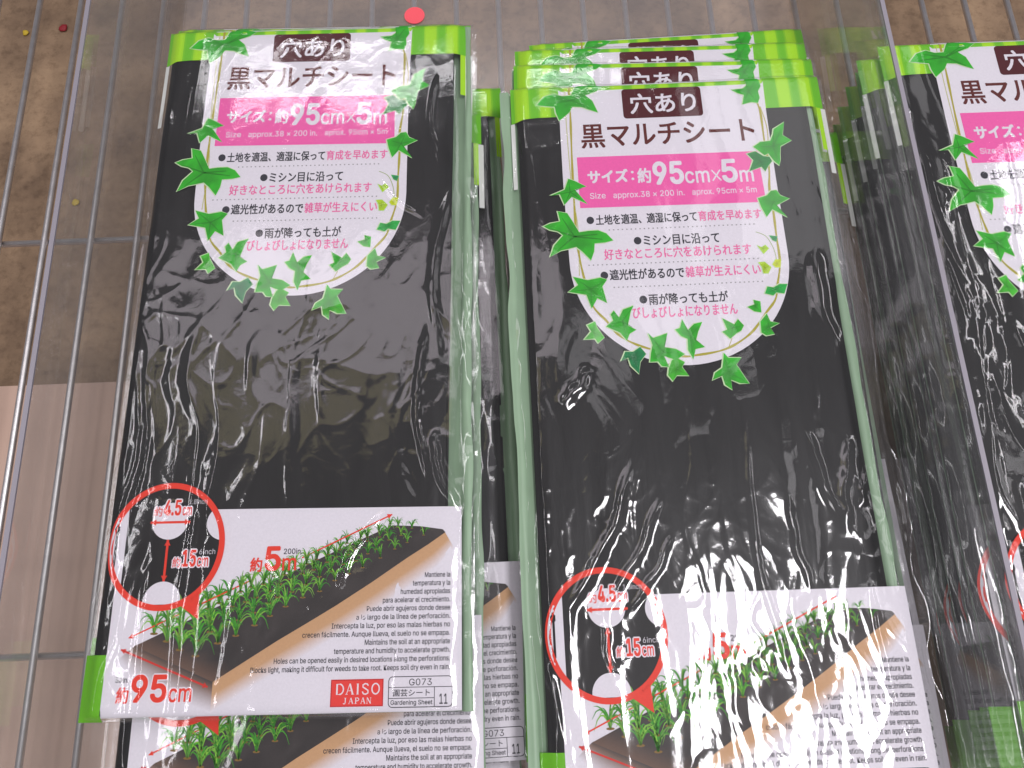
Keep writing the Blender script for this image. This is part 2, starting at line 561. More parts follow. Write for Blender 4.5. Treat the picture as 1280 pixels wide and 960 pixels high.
def build_prints(front_parent):
    """returns list of (name, object, subparts) laid on the bag face, all parented to the package"""
    # green header band with soft stripes
    k = Ink()
    us = np.arange(U0 + .8, U1 - 3.2, 1.0)
    for i in range(len(us) - 1):
        u = us[i]
        s = .5 + .5 * math.tanh(3.2 * math.sin((u + 2) * 2 * math.pi / 13.2) + 1.1 * math.sin(u * .21 + 1))
        c = tuple(a * (1 - s) + b * s for a, b in zip(LIME2, LIME))
        bot = 3.2 if u > 10 else 3.2 + .12 * (10 - u) ** 1.2 * .4
        n = 12
        vv = [V0 + .3 + (bot - V0 - .3) * j / n for j in range(n + 1)]
        k.tri([(u, v) for v in vv] + [(us[i + 1], v) for v in vv],
              [(j, j + 1, n + 2 + j, n + 1 + j) for j in range(n)], c, 0)
    band = k.build('header_band', front_parent)
    # corner tabs at the foot
    k = Ink()
    k.poly(rect(U0 + .5, 324, 6.2, V1 - .3), (.14, .47, .012), 0, 3)
    foot = k.build('green_foot_tab', front_parent)

    # front label -------------------------------------------------
    k = Ink()
    arch = [(22.6, V0 + .4), (137.0, V0 + .4), (136.2, 3), (135.6, 46)] + \
           [(79 + 56.6 * math.cos(t), 92 + 58.6 * math.sin(t)) for t in [math.pi * i / 40 for i in range(41)]] + [(21.9, 46), (22.3, 3)]
    k.poly(arch, WHITE, 1, 4.0)
    label = k.build('front_label', front_parent)

    k = Ink()
    k.poly(rrect(57.6, -13.0, 101.6, 6.2, 2.0), BROWN, 2, 3)
    text(k, '穴あり', 61.6, 98.4, -9.8, 3.6, WHITE, 3, .32)
    k.build('name_badge', label)
    k = Ink()
    k.poly([(30.2, 29.6), (127.9, 30.2), (128.5, 61.6), (30.0, 60.8)], PINK, 2, 4)
    text(k, 'サイズ', 35.0, 57.0, 37.8, 46.3, WHITE, 3, .42)
    k.poly(ell(59.3, 40.2, .8, .8, 10), WHITE, 3)
    k.poly(ell(59.3, 44.4, .8, .8, 10), WHITE, 3)
    text(k, '約', 61.7, 69.3, 37.8, 47.4, WHITE, 3, .32)
    text(k, '95', 70.2, 86.8, 34.2, 48.8, WHITE, 3, .62, True)
    text(k, 'cm', 87.2, 100.4, 41.0, 48.6, WHITE, 3, .22, True)
    k.stroke([(101.8, 40.9), (106.4, 47.6)], .75, WHITE, 3)
    k.stroke([(106.4, 40.9), (101.8, 47.6)], .75, WHITE, 3)
    text(k, '5', 107.0, 115.6, 34.4, 49.2, WHITE, 3, .62, True)
    text(k, 'm', 116.4, 124.0, 41.6, 49.0, WHITE, 3, .22, True)
    LP = (.80, .66, .76)
    text(k, 'Size', 35.6, 44.0, 51.9, 55.6, LP, 3, .07, True)
    text(k, 'approx.38 × 200 in.', 48.0, 86.0, 52.0, 56.6, LP, 3, .07, True)
    text(k, 'aprox. 95cm × 5m', 90.0, 124.4, 52.0, 56.6, LP, 3, .07, True)
    k.build('size_banner', label)
    k = Ink()
    text(k, '黒マルチシート', 33.2, 128.2, 8.9, 24.3, TITLE, 2, .34)
    k.build('title_lettering', label)
    k = Ink()
    B = .15
    for u, v in ((34.8, 68.3), (58.6, 81.3), (39.8, 100.4), (58.6, 114.6)):
        k.poly(ell(u, v, 2.0, 2.2, 16), GREY, 2)
    text(k, '土地を適温、適湿に保って', 37.6, 91.0, 65.2, 71.4, GREY, 2, B)
    text(k, '育成を早めます', 91.6, 125.0, 65.2, 71.4, PINKT, 2, B)
    text(k, 'ミシン目に沿って', 61.6, 101.3, 78.2, 84.5, GREY, 2, B)
    text(k, '好きなところに穴をあけられます', 40.5, 117.0, 85.4, 91.8, PINKT, 2, B)
    text(k, '遮光性があるので', 42.5, 81.0, 97.1, 103.4, GREY, 2, B)
    text(k, '雑草が生えにくい', 81.6, 120.3, 97.1, 103.4, PINKT, 2, B)
    text(k, '雨が降っても土が', 61.4, 101.8, 111.5, 117.8, GREY, 2, B)
    text(k, 'びしょびしょになりません', 52.5, 105.8, 118.6, 124.8, PINKT, 2, B)
    for v, a, b in ((74.4, 44, 121), (94.3, 32, 121), (107.3, 44, 121)):
        u = a
        while u < b:
            k.poly(rect(u, v - .32, u + .7, v + .32), (.30, .30, .30), 2)
            u += 2.3
    k.build('claims_lettering', label)
    k = Ink()
    VC = (.40, .36, .045)
    sl = smooth_line(VINE)
    k.stroke(sl, [1.1 + .25 * math.sin(i * .9) for i in range(len(sl))], VC, 2)
    k.stroke(smooth_line([(26.2, -18), (25.8, 10), (26.3, 48), (28.0, 72), (27.0, 100)]), .45, (.5, .5, .2), 2)
    k.stroke(smooth_line([(133.2, 2), (135, 14), (134.6, 24), (132.6, 30)]), .5, (.45, .42, .1), 2)
    k.stroke(smooth_line([(120.6, 79), (125.2, 81.5), (127.6, 86), (129, 92), (129, 100)]), .35, (.3, .4, .1), 2)
    k.stroke([(98.5, 143), (101, 137.5)], .35, VC, 2)
    tone = {'J': (.06, .46, .03), 'M': (.05, .42, .02), 'K': (.004, .22, .06), 'T': (.03, .33, .1), 'U': (.36, .60, .02),
            'V': (.40, .62, .02), 'W': (.55, .66, .0), 'X': (.006, .22, .035), 'S': (.02, .40, .06)}
    for n_, P in LEAVES.items():
        leaf(k, P, tone.get(n_, (.028, .40, .018)), 3 if n_ not in 'X' else 5)
    k.build('ivy_print', label)

    # lower label --------------------------------------------------
    k = Ink()
    k.poly([(5.9, 286), (30, 259.6), (165.0, 260.6), (165.2, 349.9), (6.3, 350.4)], WHITE, 1, 4)
    low = k.build('lower_label', front_parent)

    # field picture: black sheet over a soil bed, soil fading to white
    k = Ink()
    SOIL = (.56, .33, .17)

    def fade(d):
        return tuple(SOIL[i] * (1 - d) + WHITE[i] * d for i in range(3))
    top = [(157.2, 272.2), (150, 277.8), (140, 284.0), (124, 294.6), (108, 304.6), (96, 311.6), (82, 319.6), (68, 328.2), (55, 336.2)]
    bot = [(161.6, 279.8), (154, 288.0), (144, 295.3), (128, 306), (112, 316), (100, 323), (86, 331), (70, 340), (55, 349)]
    nl = 7
    P = []
    Cc = []
    for j in range(nl + 1):
        t = j / nl
        for a, b in zip(top, bot):
            P.append((a[0] * (1 - t) + b[0] * t, a[1] * (1 - t) + b[1] * t))
            Cc.append(fade(max(0, (t - .42) / .58) ** 1.0))
    o = len(k.v)
    m_ = len(top)
    for p, c in zip(P, Cc):
        k.v.append((p[0], p[1], 2)); k.c.append(c)
    for j in range(nl):
        for i in range(m_ - 1):
            k.f.append((o + j * m_ + i, o + j * m_ + i + 1, o + (j + 1) * m_ + i + 1, o + (j + 1) * m_ + i))
    def bl(u, v):
        d = ((v - 320.0) - (u - 18.6) * 16.2 / 36.4)      # distance above the front lip
        return max(0.0, min(1.0, 1 + d / 9)) * .8
    # front slope of the bed
    topf = [(18.6, 320.0), (28, 324.0), (38, 328.6), (48, 333.2), (55, 336.2)]
    botf = [(11.5, 326.0), (20, 334.0), (31, 339.5), (43, 344.5), (55, 349)]
    o = len(k.v)
    m_ = len(topf)
    for j in range(nl + 1):
        t = j / nl
        for a, b in zip(topf, botf):
            k.v.append((a[0] * (1 - t) + b[0] * t, a[1] * (1 - t) + b[1] * t, 2))
            base = (.20, .12, .085)
            t2 = max(0, (t - .25) / .75)
            k.c.append(tuple(base[i] * (1 - t2) + WHITE[i] * t2 if t > .25 else base[i] * (t / .25) + .05 * (1 - t / .25) for i in range(3)))
    for j in range(nl):
        for i in range(m_ - 1):
            k.f.append((o + j * m_ + i, o + j * m_ + i + 1, o + (j + 1) * m_ + i + 1, o + (j + 1) * m_ + i))
    k.poly([(18.2, 320.4), (53.3, 304.4), (85, 290.2), (112, 277.8), (133, 268.9), (146, 269.6), (156.4, 271.2), (157.6, 272.6)] + top[1:],
           lambda u, v: tuple(c * (1 + .25 * float(vnoise(u / 5, v / 4, 9))) * (1 - bl(u, v)) + d * bl(u, v) for c, d in zip((.042, .036, .034), (.17, .10, .07))), 3, 4)
    k.build('field_picture', low)
    k = Ink()
    rnd = random.Random(8)
    rows = [((27, 314.5), (131, 269.5), 22), ((33, 318.0), (136, 270.0), 21), ((39, 322.5), (142, 271.0), 19), ((47, 325), (147, 273.5), 15)]
    plants = []
    for a, b, n in rows:
        for i in range(n):
            t = (i / (n - 1)) ** .92
            plants.append((a[0] + (b[0] - a[0]) * t + rnd.uniform(-1, 1), a[1] + (b[1] - a[1]) * t + rnd.uniform(-.8, .8), 1 - .62 * t))
    plants.sort(key=lambda p: p[1])
    for (pu, pv, s) in plants:
        k.poly(ell(pu, pv, 1.9 * s, .6 * s, 8), (.22, .13, .03), 4)
        for b_ in range(11):
            sd = rnd.choice((-1, 1))
            H_ = rnd.uniform(12, 20) * (s ** .85)
            sp = rnd.uniform(.5, 8.5) * s * sd
            dr = rnd.uniform(.1, .9) * abs(sp)
            pts = []
            for q in range(7):
                t = q / 6
                pts.append((pu + sp * t ** 1.5, pv - H_ * (t - .35 * t * t) + dr * t ** 4 * 1.6))
            g = rnd.uniform(.6, 1.25)
            cb = (.05 * g, .30 * g, .02) if rnd.random() < .6 else (.20 * g, .48 * g, .05)
            k.stroke(pts, [.9 * s, .95 * s, .9 * s, .75 * s, .6 * s, .4 * s, .1], cb, 4)
    k.build('seedling_print', low)
    # round inset
    k = Ink()
    cu, cv, rx, ry = 27.6, 276.1, 27.4, 29.3
    k.poly(ell(cu, cv, rx - 1, ry - 1, 56), INKB, 4, 5)
    sl_ = [p for p in ell(cu, cv, rx - 1, ry - 1, 90) if p[0] < 9.3]
    k.poly(sl_, WHITE, 5)
    k.poly(ell(28.4, 264.8, 8.5, 8.6, 30), WHITE, 5)
    k.poly([p for p in ell(28.2, 301.2, 8.6, 8.8, 40) if math.hypot((p[0] - cu) / rx, (p[1] - cv) / ry) < .985], WHITE, 5)
    k.poly([p for p in ell(54.2, 266, 8.4, 8.2, 40) if math.hypot((p[0] - cu) / rx, (p[1] - cv) / ry) < .985], WHITE, 5)
    o = ell(cu, cv, rx - 1.3, ry - 1.3, 72)
    k.stroke(o, 2.7, RED, 6, closed=True)
    k.poly([(37.0, 303.2), (45.2, 297.4), (46.0, 309.6)], RED, 6)
    arrow(k, (19.3, 265.4), (38.0, 265.4), 1.1, 2.6, RED, 6)
    arrow(k, (28.3, 273.5), (28.3, 292.4), 1.1, 2.6, RED, 6)

    def outlined(body, u0, u1, v0, v1, b0, b1, latin=False, lay=6):
        g = .55
        text(k, body, u0 - g, u1 + g, v0 - g, v1 + g, (.8, .74, .8), lay, b1, latin)
        text(k, body, u0, u1, v0, v1, RED, lay + 1, b0, latin)
    outlined('約', 20.3, 24.3, 258.0, 262.6, .06, .5)
    outlined('4.5', 24.8, 33.2, 254.8, 262.4, .3, .8, True)
    outlined('cm', 33.8, 38.2, 258.3, 262.4, .1, .5, True)
    outlined('約', 31.5, 35.2, 281.6, 286.2, .06, .5)
    outlined('15', 35.8, 42.4, 278.2, 286.1, .34, .8, True)
    outlined('cm', 42.9, 48.1, 281.9, 286.1, .1, .5, True)
    text(k, '1.8inch', 36.6, 45.0, 254.8, 257.1, (.6, .58, .62), 8, .0, True)
    text(k, '6inch', 43.6, 51.0, 278.0, 280.5, (.6, .58, .62), 8, .0, True)
    k.build('round_inset', low)
    # measures, notes, logo, code
    k = Ink()
    arrow(k, (15.2, 316.9), (69.6, 292.2), .62, 2.0, RED, 4, True, False)
    arrow(k, (91.4, 283.0), (132.6, 263.8), .62, 2.2, RED, 4, False, True)
    arrow(k, (12.4, 321.8), (53.0, 338.2), .8, 2.2, (.62, .04, .03), 5)
    k.build('measure_arrows', low)
    k = Ink()
    text(k, '約', 67.6, 73.3, 282.4, 289.0, RED, 6, .2)
    text(k, '5', 74.3, 81.8, 277.4, 288.8, RED, 6, .52, True)
    text(k, 'm', 82.4, 89.0, 282.9, 288.6, RED, 6, .16, True)
    text(k, '200in.', 82.8, 91.4, 278.6, 281.2, GREY, 4, .05, True)
    k.build('length_lettering', low)
    k = Ink()
    text(k, '38in.', 11.6, 17.4, 333.4, 335.8, GREY, 6, .05, True)
    outlined('約', 12.6, 18.2, 337.6, 344.5, .16, .6, lay=5)
    outlined('95', 19.0, 35.2, 332.4, 344.3, .5, 1.0, True, lay=5)
    outlined('cm', 36.0, 46.2, 338.4, 344.3, .18, .6, True, lay=5)
    k.build('width_lettering', low)
    k = Ink()
    notes = ['Mantiene la', 'temperatura y la', 'humedad apropiadas', 'para acelerar el crecimiento.', 'Puede abrir agujeros donde desee',
             'a lo largo de la línea de perforación.', 'Intercepta la luz, por eso las malas hierbas no',
             'crecen fácilmente. Aunque llueva, el suelo no se empapa.', 'Maintains the soil at an appropriate',
             'temperature and humidity to accelerate growth.',
             'Holes can be opened easily in desired locations along the perforations.',
             'Blocks light, making it difficult for weeds to take root. Keeps soil dry even in rain.']
    left = [148.3, 142.8, 137.4, 129.3, 122.1, 117.5, 106.5, 93.5, 121.7, 108.0, 81.5, 71.3]
    for i, (s_, l_) in enumerate(zip(notes, left)):
        v = 291.9 + 3.62 * i
        up = any(ch in s_ for ch in 'bdfhklABMHPIí')
        dn = any(ch in s_ for ch in 'gpqy,')
        text(k, s_, l_, 160.0, v - (1.35 if up else 1.0), v + 1.0 + (.65 if dn else 0), GREY, 3, .05, True)
    k.build('fine_print', low)
    k = Ink()
    k.poly(rect(107.4, 336.2, 130.7, 347.5), (.55, .02, .02), 3)
    k.poly(rect(107.9, 336.7, 130.2, 347.0), (.78, .05, .04), 4)

    def serif(word, u0, u1, v0, v1, w):
        # roman capitals from strokes, thick stems with thin serifs, in unit boxes
        G = {'D': ([(.2, 0, .2, 1, 1)], [(.2, .03, .55, .03, .35), (.2, .97, .55, .97, .35)], 'D'),
             'A': ([(.5, 0, .88, 1, 1)], [(.5, 0, .12, 1, .4), (.25, .65, .72, .65, .3), (0, .97, .28, .97, .3), (.7, .97, 1.03, .97, .3)], ''),
             'I': ([(.5, 0, .5, 1, 1)], [(.25, .03, .75, .03, .3), (.25, .97, .75, .97, .3)], ''),
             'S': ([], [], 'S'), 'O': ([], [], 'O'),
             'J': ([(.6, 0, .6, .8, 1)], [(.35, .03, .85, .03, .3)], 'J'),
             'P': ([(.28, 0, .28, 1, 1)], [(.05, .97, .52, .97, .3), (.1, .03, .5, .03, .35)], 'P'),
             'N': ([(.15, 0, .85, 1, 1)], [(.15, 0, .15, 1, .4), (.85, 0, .85, 1, .4), (0, .97, .3, .97, .3), (.7, .03, 1, .03, .3)], '')}
        cw = (u1 - u0) / sum({'I': .55}.get(c, 1) for c in word)
        x = u0
        WC = (.80, .72, .76)
        T = lambda px, py: (x + px * cw_ * .84 + cw_ * .06, v0 + py * (v1 - v0))
        for ch in word:
            cw_ = cw * (.55 if ch == 'I' else 1)
            st, th, cv_ = G[ch]
            for q in st + th:
                a, b = T(q[0], q[1]), T(q[2], q[3])
                k.stroke([a, b], w * q[4], WC, 5)
            arc = []
            if cv_ == 'D':
                arc = [T(.5 + .45 * math.sin(math.pi * i / 12), .5 - .47 * math.cos(math.pi * i / 12)) for i in range(13)]
            if cv_ == 'P':
                arc = [T(.5 + .38 * math.sin(math.pi * i / 10), .28 - .25 * math.cos(math.pi * i / 10)) for i in range(11)]
                arc.append(T(.3, .53))
            if cv_ == 'O':
                arc = [T(.5 + .43 * math.cos(2 * math.pi * i / 20), .5 + .48 * math.sin(2 * math.pi * i / 20)) for i in range(21)]
            if cv_ == 'S':
                arc = [T(*p) for p in [(.82, .22), (.72, .06), (.45, .02), (.2, .13), (.2, .33), (.5, .48), (.8, .65), (.8, .87), (.55, .99), (.28, .95), (.14, .74)]]
            if cv_ == 'J':
                arc = [T(*p) for p in [(.6, .75), (.52, .96), (.3, 1.0), (.18, .88)]]
            if arc:
                k.stroke(arc, w * .8, WC, 5)
            x += cw_
    serif('DAISO', 109.2, 129.6, 338.0, 342.5, .72)
    serif('JAPAN', 112.6, 125.8, 343.8, 346.3, .42)
    k.build('store_logo', low)
    k = Ink()
    rr = rrect(133.0, 335.5, 161.1, 348.1, 1.8)
    k.stroke(rr, .32, GREY, 3, closed=True)
    k.stroke([(133, 339.9), (161.1, 339.9)], .28, GREY, 3)
    k.stroke([(133, 344.4), (153.2, 344.4)], .28, GREY, 3)
    k.stroke([(153.2, 339.9), (153.2, 348.1)], .28, GREY, 3)
    text(k, 'G073', 142.0, 152.0, 336.4, 339.2, GREY, 3, .0, True)
    text(k, '園芸シート', 135.0, 151.2, 340.7, 343.7, GREY, 3, .03)
    text(k, 'Gardening Sheet', 134.0, 152.4, 345.1, 347.6, GREY, 3, .03, True)
    text(k, '11', 155.4, 159.0, 342.8, 347.0, GREY, 3, .06, True)
    k.build('product_code_box', low)
    return [band, foot, label, low]


# ------------------------------------------------------------------ the package
def film_mesh(seed, zones, nu, nv, creases=()):
    us = np.linspace(U0, U1, nu)
    vs_ = np.linspace(V0, V1, nv)
    Ug, Vg = np.meshgrid(us, vs_)
    # uneven bag outline
    eu = (sm(1 - (Ug - U0) / 8) * (2.0 * vnoise(Vg / 26, Ug * 0, seed + 20)) + sm(1 - (U1 - Ug) / 8) * (2.2 * vnoise(Vg / 21, Ug * 0, seed + 21)))
    ev = sm(1 - (Vg - V0) / 5) * .8 * vnoise(Ug / 18, Vg * 0, seed + 22)
    edge = np.minimum(np.minimum(Ug - U0, U1 - Ug) / 7, np.minimum(Vg - V0, V1 - Vg) / 4).clip(0, 1)
    z = base_h(Ug, Vg) + film_h(Ug, Vg, seed, zones, creases) * (.35 + .65 * edge)
    side = sm(1 - np.minimum(Ug - U0, U1 - Ug) / 12)
    z += side * (.55 * np.abs(vnoise(Ug / 2.4, Vg / 60, seed + 23)) + .35 * vnoise(Vg / 7, Ug / 9, seed + 24))
    top = np.stack([Ug + eu, -(Vg + ev), z], -1).reshape(-1, 3)
    f = grid_faces(nu, nv)
    # back sheet of the bag, welded round the rim
    bu, bv = 24, 44
    Ub, Vb = np.meshgrid(np.linspace(U0 + .3, U1 - .3, bu), np.linspace(V0 + .3, V1 - .3, bv))
    zb = -5.9 + .1 * vnoise(Ub / 15, Vb / 30, seed + 30)
    bot = np.stack([Ub, -Vb, zb], -1).reshape(-1, 3)
    o = len(top)
    f += [tuple(o + i for i in q[::-1]) for q in grid_faces(bu, bv)]
    me = raw('bag_film', np.concatenate([top, bot]) * .001, f)
    me.materials.append(FILM)
    me.polygons.foreach_set('use_smooth', [True] * len(me.polygons))
    return me


def sheet_mesh(seed):
    """the folded black sheet: a soft slab with long folds"""
    nu, nv = 70, 90
    u0, u1, v0, v1 = -.8, 160.5, -14.0, 348.0
    us = np.concatenate([[u0, u0], np.linspace(u0 + .3, u1 - .3, nu - 4), [u1, u1]])
    vs_ = np.linspace(v0, v1, nv)
    Ug, Vg = np.meshgrid(us, vs_)
    taper = sm((Vg - 0) / 250) * 3.0
    Uw = Ug - taper * (Ug / 160)
    e = sm((Ug - u0) / 4) * sm((u1 - Ug) / 5) * sm((Vg - v0) / 4) * sm((v1 - Vg) / 4)
    z = base_h(np.clip(Uw, 6, 160), np.clip(Vg, -12, 343)) - .25 - 2.2 * (1 - e)
    z = np.minimum(z, base_h(Uw, Vg) - .12)
    z -= .5 * np.abs(vnoise(Ug / 9, Vg / 160, seed)) + .3 * ridge(Ug / 17, Vg / 90, seed + 1).clip(0, 1) ** 4
    z[:, 0] = -5.4
    z[:, -1] = -5.4
    P = np.stack([Uw, -Vg, z], -1).reshape(-1, 3) * .001
    f = grid_faces(nu, nv)
    # end caps and underside
    b = [(us[0], v0), (us[-1], v0), (us[-1] - 3, v1), (us[0], v1)]
    o = len(P)
    P = np.concatenate([P, np.array([[x * .001, -y * .001, -.0054] for x, y in b])])
    f.append((o + 3, o + 2, o + 1, o))
    f.append(tuple([o, o + 1] + [i for i in range(nu - 1, -1, -1)]))
    f.append(tuple([o + 2, o + 3] + [(nv - 1) * nu + i for i in range(nu)]))
    me = raw('folded_black_sheet', P, f)
    me.materials.append(BLACK)
    me.polygons.foreach_set('use_smooth', [True] * (len(me.polygons) - 3) + [False] * 3)
    return me


def back_mesh(left=True, right=True):
    """pale green reverse panel, its side flanges curling up beside the black sheet"""
    us = [-6.2, -5.6, -4.5, -2.5, -.9, 20, 80, 140, 160.8, 161.8, 163.4, 165.0, 166.2]
    zs = [-2.2, -1.9, -2.0, -2.6, -5.6, -5.6, -5.6, -5.6, -5.6, -2.4, -1.8, -1.6, -2.3]
    nv = 60
    P = []
    for j in range(nv):
        v = V0 + 2 + (V1 - V0 - 4) * j / (nv - 1)
        for i, (u, z) in enumerate(zip(us, zs)):
            side = 0 if 3 < i < 8 else 1
            if i < 4 and not left:
                side, u, z = 0, u * .2, -5.6
            if i > 7 and not right:
                side, u, z = 0, 160.8 + (u - 160.8) * .1, -5.6
            w = side * 1.0 * float(vnoise(v / 24, i * .3, 61))
            zz = z + side * .35 * float(vnoise(v / 12, i, 62))
            if side:
                zz = min(zz, float(base_h(min(max(u, U0), U1), v)) - .1)
            P.append(((u + w) * .001, -v * .001, zz * .001))
    me = raw('back_panel', P, grid_faces(len(us), nv))
    me.materials.append(PALE)
    me.polygons.foreach_set('use_smooth', [True] * len(me.polygons))
    return me


def tag(o, label=None, cat=None, group=None, kind=None):
    for k_, v_ in (('label', label), ('category', cat), ('group', group), ('kind', kind)):
        if v_:
            o[k_] = v_


def package():
    root = bpy.data.objects.new('mulch_sheet_package', None)
    C.objects.link(root)
    root.empty_display_size = .01
    link('back_panel', BACKS[0], None, root)
    link('folded_black_sheet', SHEETS[0], None, root)
    k = Ink()                                           # white margin strips beside the header
    k.poly(rect(167.2, 3.4, 170.0, 44), (.72, .74, .70), -1, 4)
    k.poly(rect(164.4, 3.0, 167.2, 30), LIME, -1, 4)
    k.build('margin_strip', root)
    k = Ink()
    k.poly(rect(-4.6, 4.5, -2.4, 46), (.72, .74, .70), -1, 4)
    k.build('margin_strip', root)
    build_prints(root)
    link('bag_film', FILMS[0], None, root)
    return root


SHEETS = [sheet_mesh(101), sheet_mesh(151), sheet_mesh(181)]
BACKS = [back_mesh(), back_mesh(False), back_mesh(False, False)]
FILMS = [film_mesh(210, [(60, 175, 55, 35, .25), (148, 225, 16, 40, .6), (100, 298, 26, 18, .8), (95, -8, 34, 6, .3), (150, 330, 12, 25, .5), (14, 165, 9, 40, .2)], 230, 440,
                   [(150, 20, 152, 75, 1.3, .9), (158, 90, 154, 190, 2.4, .9), (146, 170, 150, 252, 1.8, 1.0), (150, 225, 163, 262, 2.0, 1.6), (120, 85, 144, 108, .8, .35),
                    (95, 160, 100, 225, 3.0, .35), (60, 170, 66, 215, 2.6, .3), (30, 165, 34, 215, 2.6, .35), (128, 262, 108, 300, 1.6, 1.0)]),
         film_mesh(340, [(96, 294, 27, 34, .7), (30, 225, 20, 50, .35), (148, 215, 12, 30, .5), (145, 310, 14, 36, .5), (120, 95, 16, 18, .3)], 230, 440,
                   [(8, 268, 46, 196, 2.6, 1.5), (20, 272, 58, 214, 1.8, 1.2), (36, 268, 62, 232, 1.4, .9), (12, 170, 30, 150, 3.0, 1.3), (2, 190, 8, 330, 1.6, 1.1),
                    (132, 185, 142, 235, 2.0, 1.2), (152, 190, 142, 236, 2.2, 1.4), (158, 205, 150, 225, 1.5, 1.0), (150, 90, 152, 150, 4.0, 1.2),
                    (104, 180, 108, 300, 1.3, .7), (118, 215, 122, 262, 1.4, .8), (150, 260, 158, 335, 1.1, 1.1), (28, 262, 30, 300, 1.6, .8)]),
         film_mesh(470, [(20, 200, 30, 90, .3), (10, 60, 10, 60, .2)], 230, 440,
                   [(6, 20, 12, 130, 2.0, 1.0), (2, 120, 8, 300, 1.5, 1.0), (30, 150, 60, 230, 2.5, .9), (14, 230, 34, 330, 2.0, .9)]),
         film_mesh(520, [(80, 300, 90, 50, .5), (168, 200, 10, 160, .4)], 110, 220)]


def copy_tree(o, parent=None):
    c = o.copy()
    C.objects.link(c)
    c.parent = parent
    for ch in list(o.children):
        copy_tree(ch, c)
    return c


# x, y, z of the label origin (m), yaw (deg), film, sheet, label
GL, GM, GR = 'mulch sheet packages piled on the left', 'mulch sheet packages piled in the middle', 'mulch sheet packages piled on the right'
SPOTS = [
    (-.1862, .3243, .0444, -1.07, 0, 0, "top package of the left pile, flat with its whole label in view", GL, 4),
    (-.1852, .3318, .0380, -1.55, 3, 1, "package directly under the top one of the left pile, header just peeking out", GL, 0),
    (-.1808, .2740, .0305, -0.63, 3, 2, "left pile package slid down, fine print showing just below the top package", GL, 0),
    (-.1684, .2942, .0190, 1.07, 3, 0, 'package low in the left pile whose right edge lies against the middle pile', GL, 0),
    (-.1745, .2755, .0110, 1.0, 3, 1, "lowest package of the left pile, code box at the photo's bottom edge", GL, 0),
    (.0097, .2768, .0439, .10, 1, 1, "top package of the middle pile, with bright white glare over its lower label", GM, -3.5),
    (.0120, .3000, .0350, -1.25, 3, 2, 'second package of the middle pile, its header just behind the top one', GM, -4),
    (.0135, .3170, .0270, -.8, 3, 0, 'third package of the middle pile, only a narrow header strip showing', GM, 0),
    (.0240, .3400, .0050, 1.3, 3, 1, 'package of the middle pile whose header lies farthest back of all', GM, 0),
    (.0290, .2600, .0150, .0, 3, 2, 'package of the middle pile shifted right, its second lower label showing beside the top one', GM, 0),
    (.2167, .2905, .0506, .0, 2, 2, "top package of the right pile, its round label cut by the photo edge", GR, 0),
    (.2075, .2880, .0430, .1, 3, 1, 'package under the top one of the right pile, sticking out beside the clear divider', GR, 0),
    (.2100, .2870, .0340, -.2, 3, 0, 'third package down in the right pile, behind the clear divider', GR, 0),
    (.2080, .2850, .0240, .1, 3, 2, 'fourth package down in the right pile, seen darkly through the clear divider', GR, 0),
    (.2070, .2800, .0120, -.1, 3, 0, 'fifth package down in the right pile, just above the lowest one', GR, 0),
    (.2080, .2760, .0000, .0, 3, 1, 'lowest package of the right pile, resting beside the foot of the divider', GR, 0),
]
proto = None
for (x, y, z, a, fi, si, lab, grp, bx) in SPOTS:
    if proto is None:
        o = proto = package()
    else:
        o = copy_tree(proto)
    o.location = (x, y, z)
    o.rotation_euler = (0, 0, R(a))
    tag(o, lab, 'package', grp)
    for ch in o.children:
        n_ = ch.name.split('.')[0]
        if n_ == 'bag_film':
            ch.data = FILMS[fi]
        if n_ == 'folded_black_sheet':
            ch.data = SHEETS[si]
        if n_ == 'back_panel':
            ch.data = BACKS[1 if grp == GL else (0 if fi == 1 else 2)]
            ch.location.x = bx * .001

# ------------------------------------------------------------------ shelf, tray, floor
def box_mesh(name, x0, y0, z0, x1, y1, z1):
    v = [(x, y, z) for z in (z0, z1) for y in (y0, y1) for x in (x0, x1)]
    return raw(name, v, [(0, 2, 3, 1), (4, 5, 7, 6), (0, 1, 5, 4), (2, 6, 7, 3), (0, 4, 6, 2), (1, 3, 7, 5)])


def rod_mesh(name, a, b, r, n=10):
    a, b = Vector(a), Vector(b)
    d = (b - a).normalized()
    s = d.orthogonal().normalized()
    t = d.cross(s)
    P = []
    for p in (a, b):
        for i in range(n):
            w = 2 * math.pi * i / n
            P.append(p + s * r * math.cos(w) + t * r * math.sin(w))
    F = [(i, (i + 1) % n, n + (i + 1) % n, n + i) for i in range(n)] + [tuple(range(n))[::-1], tuple(range(n, 2 * n))]
    me = raw(name, P, F)
    me.polygons.foreach_set('use_smooth', [True] * n + [False] * 2)
    return me


ZS = -.022
rack = bpy.data.objects.new('wire_rack', None)
C.objects.link(rack)
rack.location = (0, 0, ZS)
tag(rack, 'steel wire shelf rack running under the clear tray and all the packages', 'wire rack')
wire = rod_mesh('long_wire', (0, -.30, 0), (0, .62, 0), .0019)
wire.materials.append(STEEL)
for i in range(27):
    w = link('long_wire', wire, None, rack)
    w.location = (-.3435 + .0287 * i, 0, 0)
cross = rod_mesh('cross_wire', (-.40, 0, 0), (.46, 0, 0), .0020)
cross.materials.append(STEEL)
for yy in (-.245, .001, .247, .493):
    w = link('cross_wire', cross, None, rack)
    w.location = (0, yy, -.0037)

